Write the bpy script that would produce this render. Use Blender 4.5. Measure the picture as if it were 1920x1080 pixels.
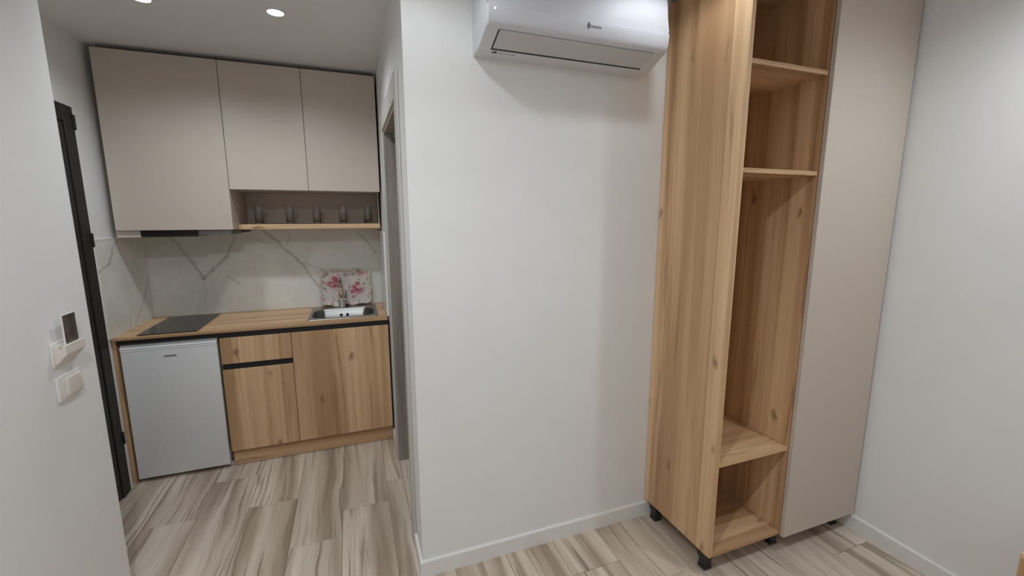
import bpy, bmesh, math, random
from mathutils import Vector, Matrix

random.seed(7)
for o in list(bpy.data.objects):
    bpy.data.objects.remove(o, do_unlink=True)
scene = bpy.context.scene
COL = scene.collection

# ------------------------------------------------------------------ camera
F_PX, YAW, PITCH, ROLL, CAM_H = 810.33, -0.354017, -0.160851, 0.002172, 1.575
cam_data = bpy.data.cameras.new('camera')
cam_data.sensor_fit = 'HORIZONTAL'
cam_data.sensor_width = 36.0
cam_data.lens = 36.0 * F_PX / 1920.0
cam_data.clip_start = 0.02
cam = bpy.data.objects.new('camera', cam_data)
COL.objects.link(cam)
rot = (Matrix.Rotation(YAW, 3, 'Z') @ Matrix.Rotation(PITCH, 3, 'X') @ Matrix.Rotation(ROLL, 3, 'Y')
       @ Matrix.Rotation(math.pi / 2, 3, 'X'))
cam.matrix_world = Matrix.Translation((0, 0, CAM_H)) @ rot.to_4x4()
scene.camera = cam

# ------------------------------------------------------------------ world and view
world = bpy.data.worlds.new('world')
scene.world = world
world.use_nodes = True
world.node_tree.nodes['Background'].inputs['Color'].default_value = (0.5, 0.52, 0.55, 1)
world.node_tree.nodes['Background'].inputs['Strength'].default_value = 0.1
scene.view_settings.view_transform = 'Standard'
scene.view_settings.look = 'None'
scene.view_settings.gamma = 1.0
scene.view_settings.use_curve_mapping = False
scene.view_settings.exposure = 0.24
scene.cycles.max_bounces = 8
scene.cycles.diffuse_bounces = 5

# lamp powers in watts, used by the downlight builder below
LAMP_COLOR = (0.87, 0.935, 0.985)
P_KITCHEN = 21.5
P_CORNER = 5.6
P_FRONT = 29.0
P_NEAR = 64.0
P_ROOM = 30.0
P_ROW = 4.2

# ------------------------------------------------------------------ main dimensions (metres)
XC = 0.2148      # corridor's right wall / outer corner of the wall with the air conditioner
YAC = 1.730      # wall with the air conditioner
XR = 2.321       # right wall
XS = -0.949      # near left wall with the switches
YSE = 2.055      # where that wall ends
XL = -1.316      # kitchen's left wall
YKB = 3.600      # face of the splashback
YK = 3.006       # face of the lower fronts
YU = 3.159       # face of the upper fronts
ZC = 2.525       # ceiling
ZCT = 0.900      # worktop
YB = -2.40       # wall behind the camera
XSPR = 0.2035    # face of the right-hand splashback

# ------------------------------------------------------------------ materials
class N:
    def __init__(self, name):
        self.m = bpy.data.materials.new(name)
        self.m.use_nodes = True
        self.t = self.m.node_tree
        self.b = self.t.nodes['Principled BSDF']
    def new(self, kind, **kw):
        n = self.t.nodes.new(kind)
        for k, v in kw.items():
            setattr(n, k, v)
        return n
    def link(self, a, b):
        self.t.links.new(a, b)
    def math(self, op, a, b=None, c=None, clamp=False):
        n = self.new('ShaderNodeMath', operation=op, use_clamp=clamp)
        for i, v in enumerate((a, b, c)):
            if v is None: continue
            if isinstance(v, (int, float)): n.inputs[i].default_value = v
            else: self.link(v, n.inputs[i])
        return n.outputs[0]
    def vmath(self, op, a, b=None):
        n = self.new('ShaderNodeVectorMath', operation=op)
        for i, v in enumerate((a, b)):
            if v is None: continue
            if isinstance(v, (tuple, list)): n.inputs[i].default_value = v
            else: self.link(v, n.inputs[i])
        return n
    def pos(self):
        return self.new('ShaderNodeNewGeometry').outputs['Position']
    def noise(self, vec, scale=1.0, detail=2.0, rough=0.5, dist=0.0):
        n = self.new('ShaderNodeTexNoise')
        n.inputs['Scale'].default_value = scale
        n.inputs['Detail'].default_value = detail
        n.inputs['Roughness'].default_value = rough
        n.inputs['Distortion'].default_value = dist
        self.link(vec, n.inputs['Vector'])
        return n
    def ramp(self, fac, stops):
        n = self.new('ShaderNodeValToRGB')
        e = n.color_ramp.elements
        while len(e) < len(stops): e.new(0.5)
        for el, (p, c) in zip(e, stops):
            el.position = p
            el.color = (c[0], c[1], c[2], 1) if isinstance(c, (tuple, list)) else (c, c, c, 1)
        self.link(fac, n.inputs['Fac'])
        return n.outputs['Color']
    def mix(self, fac, a, b, blend='MIX'):
        n = self.new('ShaderNodeMix', data_type='RGBA', blend_type=blend)
        for i, v in ((0, fac), (6, a), (7, b)):
            if isinstance(v, (int, float)): n.inputs[i].default_value = v
            elif isinstance(v, (tuple, list)): n.inputs[i].default_value = (v[0], v[1], v[2], 1)
            else: self.link(v, n.inputs[i])
        return n.outputs[2]
    def color(self, c):
        if isinstance(c, (tuple, list)): self.b.inputs['Base Color'].default_value = (c[0], c[1], c[2], 1)
        else: self.link(c, self.b.inputs['Base Color'])
    def set(self, **kw):
        for k, v in kw.items():
            s = self.b.inputs[k.replace('_', ' ')]
            if isinstance(v, (int, float, tuple)): s.default_value = v
            else: self.link(v, s)
    def bump(self, h, strength=0.2, distance=0.001):
        n = self.new('ShaderNodeBump')
        n.inputs['Strength'].default_value = strength
        n.inputs['Distance'].default_value = distance
        self.link(h, n.inputs['Height'])
        self.link(n.outputs[0], self.b.inputs['Normal'])
    def scaled(self, sx, sy, sz, off=None):
        v = self.vmath('MULTIPLY', self.pos(), (sx, sy, sz)).outputs[0]
        if off is not None: v = self.vmath('ADD', v, off).outputs[0]
        return v

def plain(name, c, rough=0.5, metal=0.0, spec=0.5, coat=0.0):
    n = N(name); n.color(c)
    n.set(Roughness=rough, Metallic=metal, Specular_IOR_Level=spec, Coat_Weight=coat)
    return n.m

def paint(name, c):
    n = N(name); n.color(c)
    n.set(Roughness=0.62, Specular_IOR_Level=0.3)
    # faint roller mottling
    h = n.noise(n.pos(), 7.0, 0.0)
    n.color(n.ramp(h.outputs['Fac'], [(0.3, tuple(v * 0.985 for v in c)), (0.7, c)]))
    return n.m

def oak(name, axis):
    """wild-oak laminate; axis is the direction of the grain"""
    n = N(name)
    p = n.pos()
    s = n.new('ShaderNodeSeparateXYZ'); n.link(p, s.inputs[0])
    x, y, z = s.outputs
    if axis == 'Z':
        across, along = n.math('ADD', x, n.math('MULTIPLY', y, 1.13)), z
    else:
        across, along = n.math('ADD', y, n.math('MULTIPLY', z, 1.13)), x
    def coord(sa, sl, k=0.0):
        c = n.new('ShaderNodeCombineXYZ')
        n.link(n.math('MULTIPLY', across, sa), c.inputs[0])
        n.link(n.math('MULTIPLY', along, sl), c.inputs[1])
        c.inputs[2].default_value = k
        return c.outputs[0]
    band = n.noise(coord(9.5, 0.32, 1.3), 1.0, 1.5, 0.5, 0.25).outputs['Fac']
    step = n.new('ShaderNodeTexWhiteNoise', noise_dimensions='1D')
    n.link(n.math('FLOOR', n.math('MULTIPLY', across, 13.0)), step.inputs['W'])
    band = n.math('ADD', n.math('MULTIPLY', band, 0.78), n.math('MULTIPLY', step.outputs['Value'], 0.2))
    base = n.ramp(band, [(0.37, (0.480, 0.286, 0.149)), (0.47, (0.640, 0.412, 0.230)),
                         (0.56, (0.745, 0.500, 0.288)), (0.67, (0.810, 0.564, 0.337))])
    grain = n.noise(coord(60, 1.6, 4.1), 1.0, 4, 0.65, 0.6).outputs['Fac']
    base = n.mix(n.ramp(grain, [(0.34, 0.30), (0.55, 0.0)]), base, (0.360, 0.201, 0.099))
    streak = n.noise(coord(17, 0.55, 8.2), 1.0, 3, 0.55, 1.6).outputs['Fac']
    base = n.mix(n.ramp(streak, [(0.585, 0.0), (0.67, 0.62)]), base, (0.300, 0.159, 0.073))
    # knots and cracks: few, only where a slow mask allows them
    mask = n.ramp(n.noise(coord(3.1, 1.3, 21.0), 1.0, 1).outputs['Fac'], [(0.52, 0.0), (0.56, 1.0)])
    wob = n.noise(coord(20, 8, 2.0), 1.0, 3).outputs['Color']
    kv = n.vmath('ADD', coord(5.0, 2.2, 0.0), n.vmath('MULTIPLY', wob, (0.300, 0.333, 0.000)).outputs[0]).outputs[0]
    vor = n.new('ShaderNodeTexVoronoi', voronoi_dimensions='2D')
    vor.inputs['Scale'].default_value = 1.0
    n.link(kv, vor.inputs['Vector'])
    kf = n.math('MULTIPLY', n.ramp(vor.outputs['Distance'], [(0.02, 0.75), (0.10, 0.0)]), mask)
    base = n.mix(kf, base, (0.200, 0.103, 0.047))
    n.color(base)
    n.set(Roughness=0.46, Specular_IOR_Level=0.35)
    n.bump(grain, 0.10, 0.0006)
    return n.m

def plank_mat():
    n = N('wood look porcelain')
    info = n.new('ShaderNodeObjectInfo')
    off = n.new('ShaderNodeCombineXYZ')
    for i, k in enumerate((37.0, 91.0, 53.0)):
        n.link(n.math('MULTIPLY', info.outputs['Random'], k), off.inputs[i])
    o = off.outputs[0]
    warp = n.noise(n.scaled(3.2, 1.7, 1, o), 1.0, 2, 0.5).outputs['Fac']
    s = n.new('ShaderNodeSeparateXYZ'); n.link(n.scaled(1, 1, 1, o), s.inputs[0])
    wx = n.math('ADD', s.outputs[0], n.math('MULTIPLY', n.math('SUBTRACT', warp, 0.5), 0.085))
    def co(sx, sy, k):
        c = n.new('ShaderNodeCombineXYZ')
        n.link(n.math('MULTIPLY', wx, sx), c.inputs[0])
        n.link(n.math('MULTIPLY', s.outputs[1], sy), c.inputs[1])
        c.inputs[2].default_value = k
        return c.outputs[0]
    broad = n.noise(co(8.5, 0.45, 0.0), 1.0, 2, 0.5, 0.15).outputs['Fac']
    col = n.ramp(broad, [(0.32, (0.320, 0.250, 0.190)), (0.43, (0.480, 0.395, 0.315)),
                         (0.54, (0.600, 0.512, 0.425)), (0.70, (0.665, 0.580, 0.490))])
    mid = n.noise(co(21, 0.75, 5.0), 1.0, 3, 0.55, 0.4).outputs['Fac']
    col = n.mix(n.ramp(mid, [(0.53, 0.0), (0.66, 0.85)]), col, (0.265, 0.200, 0.148))
    gate = n.noise(co(5, 1.3, 9.0), 1.0, 2).outputs['Fac']
    thin = n.noise(co(44, 1.1, 13.0), 1.0, 2, 0.5, 0.6).outputs['Fac']
    f = n.math('MULTIPLY', n.ramp(thin, [(0.56, 0.0), (0.65, 0.75)]), n.ramp(gate, [(0.46, 0.0), (0.57, 1.0)]))
    col = n.mix(f, col, (0.175, 0.128, 0.094))
    fine = n.noise(co(160, 5, 3.0), 1.0, 2).outputs['Fac']
    col = n.mix(n.ramp(fine, [(0.35, 0.22), (0.6, 0.0)]), col, (0.331, 0.262, 0.207))
    tone = n.math('MULTIPLY_ADD', info.outputs['Random'], 0.10, 1.10)
    tc = n.new('ShaderNodeCombineXYZ')
    for i in range(3): n.link(tone, tc.inputs[i])
    col = n.mix(1.0, col, tc.outputs[0], 'MULTIPLY')
    n.color(col)
    n.set(Roughness=0.42, Specular_IOR_Level=0.4)
    return n.m

def marble(name, plane, veins):
    """white marble-look slab; plane 'XZ' or 'YZ', veins = list of (a, b, width, strength)"""
    n = N(name)
    p = n.pos()
    s = n.new('ShaderNodeSeparateXYZ'); n.link(p, s.inputs[0])
    u = s.outputs[0] if plane == 'XZ' else s.outputs[1]
    c = n.new('ShaderNodeCombineXYZ'); n.link(u, c.inputs[0]); n.link(s.outputs[2], c.inputs[1])
    q = c.outputs[0]
    wob = n.vmath('SUBTRACT', n.noise(q, 9.0, 3, 0.6).outputs['Color'], (0.5, 0.5, 0.5)).outputs[0]
    q2 = n.vmath('ADD', q, n.vmath('MULTIPLY', wob, (0.055, 0.055, 0.0)).outputs[0]).outputs[0]
    cloud = n.noise(q, 3.2, 3, 0.55, 0.6).outputs['Fac']
    col = n.ramp(cloud, [(0.35, (0.74, 0.735, 0.69)), (0.62, (0.84, 0.835, 0.79))])
    soft = n.noise(q, 4.0, 2, 0.5, 1.5).outputs['Fac']
    vs = n.math('ABSOLUTE', n.math('SUBTRACT', soft, 0.5))
    col = n.mix(n.ramp(vs, [(0.0, 0.07), (0.035, 0.0)]), col, (0.34, 0.32, 0.27))
    width_n = n.math('MULTIPLY_ADD', n.noise(q, 14.0, 2).outputs['Fac'], 1.3, 0.35)
    for a, b, w, st in veins:
        ab = Vector((b[0] - a[0], b[1] - a[1], 0)); L2 = ab.length_squared
        pa = n.vmath('SUBTRACT', q2, (a[0], a[1], 0)).outputs[0]
        dt = n.new('ShaderNodeVectorMath', operation='DOT_PRODUCT')
        n.link(pa, dt.inputs[0]); dt.inputs[1].default_value = ab
        h = n.math('MULTIPLY', dt.outputs['Value'], 1.0 / L2, clamp=True)
        sc = n.new('ShaderNodeVectorMath', operation='SCALE'); sc.inputs[0].default_value = ab
        n.link(h, sc.inputs['Scale'])
        d = n.vmath('LENGTH', n.vmath('SUBTRACT', pa, sc.outputs[0]).outputs[0]).outputs['Value']
        t = n.math('DIVIDE', d, n.math('MULTIPLY', width_n, w))
        f = n.math('MULTIPLY', n.math('SUBTRACT', 1.0, t, clamp=True), st)
        col = n.mix(f, col, (0.235, 0.215, 0.165))
    n.color(col)
    n.set(Roughness=0.22, Specular_IOR_Level=0.45)
    return n.m

M = {}
M['wall'] = paint('white wall paint', (0.83, 0.825, 0.82))
M['ceiling'] = paint('white ceiling paint', (0.83, 0.825, 0.82))
M['base'] = plain('white baseboard', (0.80, 0.79, 0.77), 0.4)
M['grout'] = plain('grey grout', (0.42, 0.37, 0.315), 0.9)
M['plank'] = plank_mat()
M['oak_v'] = oak('oak laminate upright grain', 'Z')
M['oak_h'] = oak('oak laminate level grain', 'X')
M['beige'] = plain('cashmere laminate', (0.60, 0.520, 0.450), 0.42)
M['beige_edge'] = plain('taupe laminate edge', (0.36, 0.31, 0.27), 0.5)
M['black'] = plain('matt black', (0.008, 0.007, 0.007), 0.6)
M['black_plastic'] = plain('black plastic', (0.02, 0.02, 0.02), 0.45)
M['hob'] = plain('black glass', (0.012, 0.012, 0.012), 0.12, spec=0.6)
M['steel'] = plain('brushed steel', (0.42, 0.415, 0.40), 0.36, metal=1.0)
M['sink_steel'] = plain('sink steel', (0.30, 0.295, 0.285), 0.33, metal=1.0)
M['chrome'] = plain('chrome', (0.72, 0.72, 0.72), 0.08, metal=1.0)
M['fridge'] = plain('white enamel', (0.76, 0.76, 0.765), 0.4)
M['fridge_trim'] = plain('white plastic with lit tone', (0.86, 0.86, 0.87), 0.3)  # paler than the enamel, painting in the light caught by the top edge
M['ac'] = plain('white glossy plastic', (0.66, 0.665, 0.72), 0.48, spec=0.3)
M['ac_side'] = plain('white satin plastic', (0.66, 0.665, 0.69), 0.35)
M['ac_flap'] = plain('pale grey plastic', (0.56, 0.555, 0.565), 0.38)
M['mark'] = plain('dark grey print', (0.09, 0.085, 0.11), 0.5)
M['mark_pale'] = plain('grey print', (0.30, 0.29, 0.33), 0.5)
M['switch'] = plain('white switch plastic', (0.78, 0.76, 0.74), 0.35)
M['switch_warm'] = plain('ivory switch plastic', (0.74, 0.68, 0.63), 0.35)
M['door_dark'] = plain('dark brown door', (0.014, 0.010, 0.009), 0.55)
M['casing'] = plain('greige casing', (0.56, 0.535, 0.50), 0.5)
M['jamb'] = None
M['ring'] = plain('white lamp ring', (0.8, 0.8, 0.8), 0.4)
M['fixture_black'] = plain('hood black', (0.015, 0.014, 0.013), 0.35)
M['hood_grey'] = plain('hood grey', (0.27, 0.27, 0.27), 0.4, metal=0.6)

def jamb_mat():
    n = N('grey brown door laminate')
    g = n.noise(n.scaled(34, 34, 1.6), 1.0, 3, 0.6, 0.4).outputs['Fac']
    n.color(n.ramp(g, [(0.35, (0.235, 0.200, 0.176)), (0.65, (0.350, 0.308, 0.275))]))
    n.set(Roughness=0.5)
    return n.m
M['jamb'] = jamb_mat()

def emit(name, c, s):
    n = N(name); n.color((0.9, 0.9, 0.9)); n.set(Emission_Color=(c[0], c[1], c[2], 1), Emission_Strength=s)
    return n.m
M['lamp'] = emit('lamp disc', (1, 0.98, 0.95), 6.0)
M['led'] = emit('indicator led', (0.95, 0.97, 1), 1.6)

def glass_mat():
    n = N('clear glass'); n.color((0.96, 0.96, 0.97))
    n.set(Roughness=0.02, Transmission_Weight=1.0, IOR=1.47)
    return n.m
M['glass'] = glass_mat()

def card_mat():
    n = N('brown printed card')
    g = n.noise(n.scaled(30, 30, 18), 1.0, 3, 0.6).outputs['Fac']
    n.color(n.ramp(g, [(0.4, (0.035, 0.026, 0.024)), (0.7, (0.14, 0.105, 0.09))]))
    n.set(Roughness=0.35)
    return n.m
M['card'] = card_mat()

def flower_mat():
    """white glaze with two pink-red rose sprays and a green and pink border, in metres on the tray's own x and z"""
    n = N('floral print')
    tc = n.new('ShaderNodeTexCoord').outputs['Object']
    wob = n.vmath('SUBTRACT', n.noise(tc, 55, 3, 0.6).outputs['Color'], (0.5, 0.5, 0.5)).outputs[0]
    s0 = n.vmath('MULTIPLY', tc, (1, 0, 1)).outputs[0]
    q = n.vmath('ADD', s0, n.vmath('MULTIPLY', wob, (0.016, 0.0, 0.016)).outputs[0]).outputs[0]
    cl = n.noise(tc, 26, 3, 0.6).outputs['Fac']
    col = n.ramp(cl, [(0.38, (0.60, 0.53, 0.47)), (0.54, (0.70, 0.65, 0.595)), (0.68, (0.62, 0.45, 0.42))])
    def blob(x, z, r, c, st=1.0, soft=0.45):
        nonlocal col
        d = n.vmath('LENGTH', n.vmath('SUBTRACT', q, (x, 0, z)).outputs[0]).outputs['Value']
        f = n.ramp(n.math('DIVIDE', d, r), [(1 - soft, st), (1.0, 0.0)])
        col = n.mix(f, col, c)
    pink, red, deep, green, rose = (0.52, 0.16, 0.21), (0.42, 0.045, 0.09), (0.20, 0.02, 0.05), (0.16, 0.19, 0.11), (0.58, 0.33, 0.33)
    rnd = random.Random(3)
    for cx, cz in ((-0.088, 0.182), (0.080, 0.128)):
        blob(cx, cz, 0.062, rose, 0.6)
        for k in range(7):
            a = rnd.uniform(0, 6.28); r = rnd.uniform(0.012, 0.042)
            blob(cx + r * math.cos(a), cz + r * math.sin(a), rnd.uniform(0.014, 0.024), pink if k % 3 == 0 else red, 0.9)
        for k in range(4):
            a = rnd.uniform(0, 6.28); r = rnd.uniform(0.0, 0.03)
            blob(cx + r * math.cos(a), cz + r * math.sin(a), rnd.uniform(0.008, 0.012), deep, 0.85)
    for x, z, r, c in ((-0.155, 0.185, 0.014, green), (-0.15, 0.14, 0.016, green), (-0.15, 0.235, 0.02, green),
                       (-0.07, 0.13, 0.014, rose), (-0.045, 0.10, 0.012, rose), (0.03, 0.145, 0.013, green), (0.02, 0.12, 0.01, green),
                       (0.10, 0.20, 0.010, green), (0.08, 0.18, 0.010, green), (0.135, 0.165, 0.014, green), (0.135, 0.13, 0.012, green),
                       (0.05, 0.07, 0.016, red), (0.072, 0.075, 0.008, deep), (0.105, 0.245, 0.026, pink), (0.13, 0.25, 0.014, red),
                       (0.09, 0.262, 0.012, deep), (-0.13, 0.25, 0.018, green), (-0.05, 0.235, 0.02, rose), (0.0, 0.238, 0.022, green),
                       (0.03, 0.24, 0.012, red), (0.06, 0.245, 0.018, green), (-0.095, 0.045, 0.016, rose), (-0.06, 0.04, 0.014, green)):
        blob(x, z, r, c, 0.75, 0.6)
    for k in range(30):
        a = 2 * math.pi * k / 30
        r = (abs(math.cos(a)) ** 6 + abs(math.sin(a)) ** 6) ** (-1 / 6)
        blob(0.170 * r * math.cos(a) + rnd.uniform(-0.008, 0.008), 0.146 + 0.122 * r * math.sin(a) + rnd.uniform(-0.008, 0.008),
             rnd.uniform(0.010, 0.022), (green, rose, (0.36, 0.36, 0.24), pink, rose)[k % 5], 0.6, 0.7)
    n.color(col)
    n.set(Roughness=0.3)
    return n.m
M['floral'] = flower_mat()

# ------------------------------------------------------------------ geometry helpers
WL = {}   # world location of each object's origin

def bm_new(): return bmesh.new()

def box(bm, x0, x1, y0, y1, z0, z1, bev=0.0, seg=1):
    vs = [bm.verts.new((x, y, z)) for x in (x0, x1) for y in (y0, y1) for z in (z0, z1)]
    idx = ((0, 1, 3, 2), (4, 6, 7, 5), (0, 4, 5, 1), (2, 3, 7, 6), (0, 2, 6, 4), (1, 5, 7, 3))
    fs = [bm.faces.new([vs[i] for i in f]) for f in idx]
    if bev > 0:
        es = list({e for f in fs for e in f.edges})
        bmesh.ops.bevel(bm, geom=es, offset=bev, segments=seg, affect='EDGES', profile=0.6)
    return bm

def bx(*a, **k): return box(bm_new(), *a, **k)

def prism_x(bm, prof, x0, x1):
    """prof = closed list of (y, z)"""
    A = [bm.verts.new((x0, y, z)) for y, z in prof]
    B = [bm.verts.new((x1, y, z)) for y, z in prof]
    n = len(prof)
    for i in range(n):
        j = (i + 1) % n
        bm.faces.new((A[i], A[j], B[j], B[i]))
    bm.faces.new(A[::-1]); bm.faces.new(B)
    return bm

def lathe(bm, cx, cy, prof, n=24, axis='Z', cz=0.0):
    """prof = list of (r, h); r=0 closes"""
    rings = []
    for r, h in prof:
        ring = []
        cnt = 1 if r < 1e-6 else n
        for i in range(cnt):
            a = 2 * math.pi * i / n
            if axis == 'Z': p = (cx + r * math.cos(a), cy + r * math.sin(a), h)
            elif axis == 'Y': p = (cx + r * math.cos(a), h, cz + r * math.sin(a))
            else: p = (h, cy + r * math.cos(a), cz + r * math.sin(a))
            ring.append(bm.verts.new(p))
        rings.append(ring)
    for A, B in zip(rings, rings[1:]):
        for i in range(n):
            j = (i + 1) % n
            if len(A) == 1 and len(B) == 1: continue
            if len(A) == 1: bm.faces.new((A[0], B[i], B[j]))
            elif len(B) == 1: bm.faces.new((A[i], B[0], A[j]))
            else: bm.faces.new((A[i], B[i], B[j], A[j]))
    return bm

def tube(bm, pts, rad, n=14, cap=True):
    pts = [Vector(p) for p in pts]
    rings = []
    up = Vector((1, 0, 0))
    for i, p in enumerate(pts):
        d = (pts[min(i + 1, len(pts) - 1)] - pts[max(i - 1, 0)]).normalized()
        s = d.cross(up)
        if s.length < 1e-3: s = d.cross(Vector((0, 1, 0)))
        s.normalize(); t = s.cross(d).normalized()
        r = rad[i] if isinstance(rad, (list, tuple)) else rad
        rings.append([bm.verts.new(p + r * (s * math.cos(2 * math.pi * k / n) + t * math.sin(2 * math.pi * k / n))) for k in range(n)])
    for A, B in zip(rings, rings[1:]):
        for k in range(n):
            j = (k + 1) % n
            bm.faces.new((A[k], A[j], B[j], B[k]))
    if cap:
        bm.faces.new(rings[0][::-1]); bm.faces.new(rings[-1])
    return bm

def rrect(x0, x1, y0, y1, r, k=6):
    pts = []
    for cx, cy, a0 in ((x1 - r, y1 - r, 0), (x0 + r, y1 - r, 90), (x0 + r, y0 + r, 180), (x1 - r, y0 + r, 270)):
        for i in range(k + 1):
            a = math.radians(a0 + 90 * i / k)
            pts.append((cx + r * math.cos(a), cy + r * math.sin(a)))
    return pts

def finish(bm, smooth):
    bmesh.ops.recalc_face_normals(bm, faces=bm.faces)
    me = bpy.data.meshes.new('mesh')
    bm.to_mesh(me); bm.free()
    if smooth:
        for p in me.polygons: p.use_smooth = True
        try: me.set_sharp_from_angle(angle=math.radians(smooth))
        except Exception: pass
    return me

def obj(name, bm, mat, parent=None, smooth=0, origin=None):
    """bm is in world coordinates; a part takes its parent's origin, a top-level mesh its own base"""
    me = finish(bm, smooth)
    me.name = name
    me.materials.append(M[mat] if isinstance(mat, str) else mat)
    o = bpy.data.objects.new(name, me)
    COL.objects.link(o)
    if parent is not None:
        o.parent = parent
        off = WL[parent.name]
    else:
        vs = [v.co for v in me.vertices]
        lo = [min(v[i] for v in vs) for i in range(3)]; hi = [max(v[i] for v in vs) for i in range(3)]
        off = Vector(origin) if origin else Vector(((lo[0] + hi[0]) / 2, (lo[1] + hi[1]) / 2, lo[2]))
        o.location = off
    me.transform(Matrix.Translation(-Vector(off)))
    WL[o.name] = Vector(off)
    return o

def tag(o, label=None, cat=None, group=None, kind=None):
    if label: o['label'] = label
    if cat: o['category'] = cat
    if group: o['group'] = group
    if kind: o['kind'] = kind
    return o

def thing(name, loc, label, cat, group=None, kind=None):
    o = bpy.data.objects.new(name, None)
    o.empty_display_size = 0.1
    COL.objects.link(o)
    o.location = loc
    WL[o.name] = Vector(loc)
    return tag(o, label, cat, group, kind)

def struct(name, bm, mat, label, cat, smooth=0):
    return tag(obj(name, bm, mat, None, smooth), label, cat, kind='structure')

# ------------------------------------------------------------------ room shell
bm = bx(XL - 0.25, XR + 0.12, YB - 0.12, YKB + 0.15, -0.12, -0.006)
floor = struct('floor', bm, 'grout', 'pale greige wood-look plank tile floor', 'floor')
struct('ceiling', bx(XL - 0.25, XR + 0.12, YB - 0.12, YKB + 0.15, ZC, ZC + 0.1), 'ceiling',
       'white painted ceiling with recessed lamps', 'ceiling')
struct('wall_left', bx(XL - 0.25, XS, YB, YSE, -0.006, ZC), 'wall',
       'white wall at the left edge carrying the card switch', 'wall')
struct('wall_kitchen_left', bx(XL - 0.25, XL, YSE, YKB + 0.01, -0.006, ZC), 'wall',
       'white wall strip beside the upper cabinets, with the dark door', 'wall')
struct('wall_kitchen_back', bx(XL, XC, YKB + 0.011, YKB + 0.13, -0.006, ZC), 'wall',
       'white wall behind the kitchen cabinets', 'wall')
# corridor's right wall with the doorway
DY0, DY1, DZ = 1.985, 2.735, 2.075
bm = bm_new()
box(bm, XC, XC + 0.12, YAC, DY0, -0.006, ZC)
box(bm, XC, XC + 0.12, DY1, YKB + 0.131, -0.006, ZC)
box(bm, XC, XC + 0.12, DY0, DY1, DZ, ZC)
struct('wall_corridor_right', bm, 'wall', 'narrow white wall seen edge-on around the inner doorway', 'wall')
struct('wall_back', bx(XC + 0.12, XR + 0.12, YAC, YAC + 0.12, -0.006, ZC), 'wall',
       'large white wall under the air conditioner', 'wall')
struct('wall_right', bx(XR, XR + 0.12, YB, YAC, -0.006, ZC), 'wall', 'white wall right of the wardrobe', 'wall')
struct('wall_behind', bx(XS, XR, YB - 0.12, YB, -0.006, ZC), 'wall', 'white wall behind the viewer', 'wall')

# floor planks: each a thin tile with a chamfered top, laid along the corridor
PW, PL, GAP = 0.2425, 1.20, 0.002
X_START = -0.37 - 4 * PW
col_joint = {3: 2.525 - 0.0, 1: 2.525, 4: 2.12, 5: 2.325, 6: 2.515, 10: 1.345, 14: 1.175, 0: 2.2, 2: 2.86, 7: 1.42, 8: 1.02, 9: 1.50, 11: 0.90, 12: 1.46, 13: 0.98}
def plank(outline):
    """outline: rectilinear polygon (x, y), counter-clockwise"""
    g, c = GAP / 2, 0.0012
    def inset(d):
        out = []
        n = len(outline)
        for k in range(n):
            p, q, r = outline[k - 1], outline[k], outline[(k + 1) % n]
            # unit edge directions before and after the corner; inward is to the left of each edge
            e0 = Vector((q[0] - p[0], q[1] - p[1])).normalized(); e1 = Vector((r[0] - q[0], r[1] - q[1])).normalized()
            off = Vector((-e0.y, e0.x)) * d + Vector((-e1.y, e1.x)) * d
            out.append((q[0] + off.x, q[1] + off.y))
        return out
    bm = bm_new()
    A = [bm.verts.new((p[0], p[1], -0.006)) for p in inset(g)]
    B = [bm.verts.new((p[0], p[1], -c)) for p in inset(g)]
    T = [bm.verts.new((p[0], p[1], 0.0)) for p in inset(g + c)]
    for P, Q in ((A, B), (B, T)):
        for k in range(len(P)):
            m = (k + 1) % len(P)
            bm.faces.new((P[k], P[m], Q[m], Q[k]))
    bm.faces.new(T); bm.faces.new(A[::-1])
    obj('plank', bm, 'plank', floor)
def rect(x0, x1, y0, y1): return [(x0, y0), (x1, y0), (x1, y1), (x0, y1)]
for k in range(16):
    x0 = max(X_START + k * PW, XL); x1 = min(X_START + (k + 1) * PW, XR)
    if x1 - x0 < 0.01: continue
    j = col_joint.get(k, 1.3)
    while j > YB: j -= PL
    y = j
    while y < YKB + 0.01:
        a, b = max(y, YB), min(y + PL, YKB + 0.01)
        y += PL
        if b - a < 0.02: continue
        if x1 <= XS:                                   # hall recess left of the near wall's end
            if b > YSE + 0.02: plank(rect(x0, x1, max(a, YSE), b))
        elif x0 < XS:                                  # column crossing the end of the near left wall
            if b <= YSE + 0.02: plank(rect(XS, x1, a, b))
            elif a >= YSE - 0.02: plank(rect(x0, x1, a, b))
            else: plank([(XS, a), (x1, a), (x1, b), (x0, b), (x0, YSE), (XS, YSE)])
        elif x1 <= XC: plank(rect(x0, x1, a, b))
        elif x0 < XC:                                  # column crossing the outer wall corner
            if b <= YAC + 0.02: plank(rect(x0, x1, a, b))
            elif a >= YAC - 0.02:
                plank(rect(x0, XC, a, b))
            else: plank([(x0, a), (x1, a), (x1, YAC), (XC, YAC), (XC, b), (x0, b)])
        elif a < YAC - 0.02: plank(rect(x0, x1, a, min(b, YAC)))
plank(rect(XC, XC + 0.12, DY0, DY1))

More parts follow.
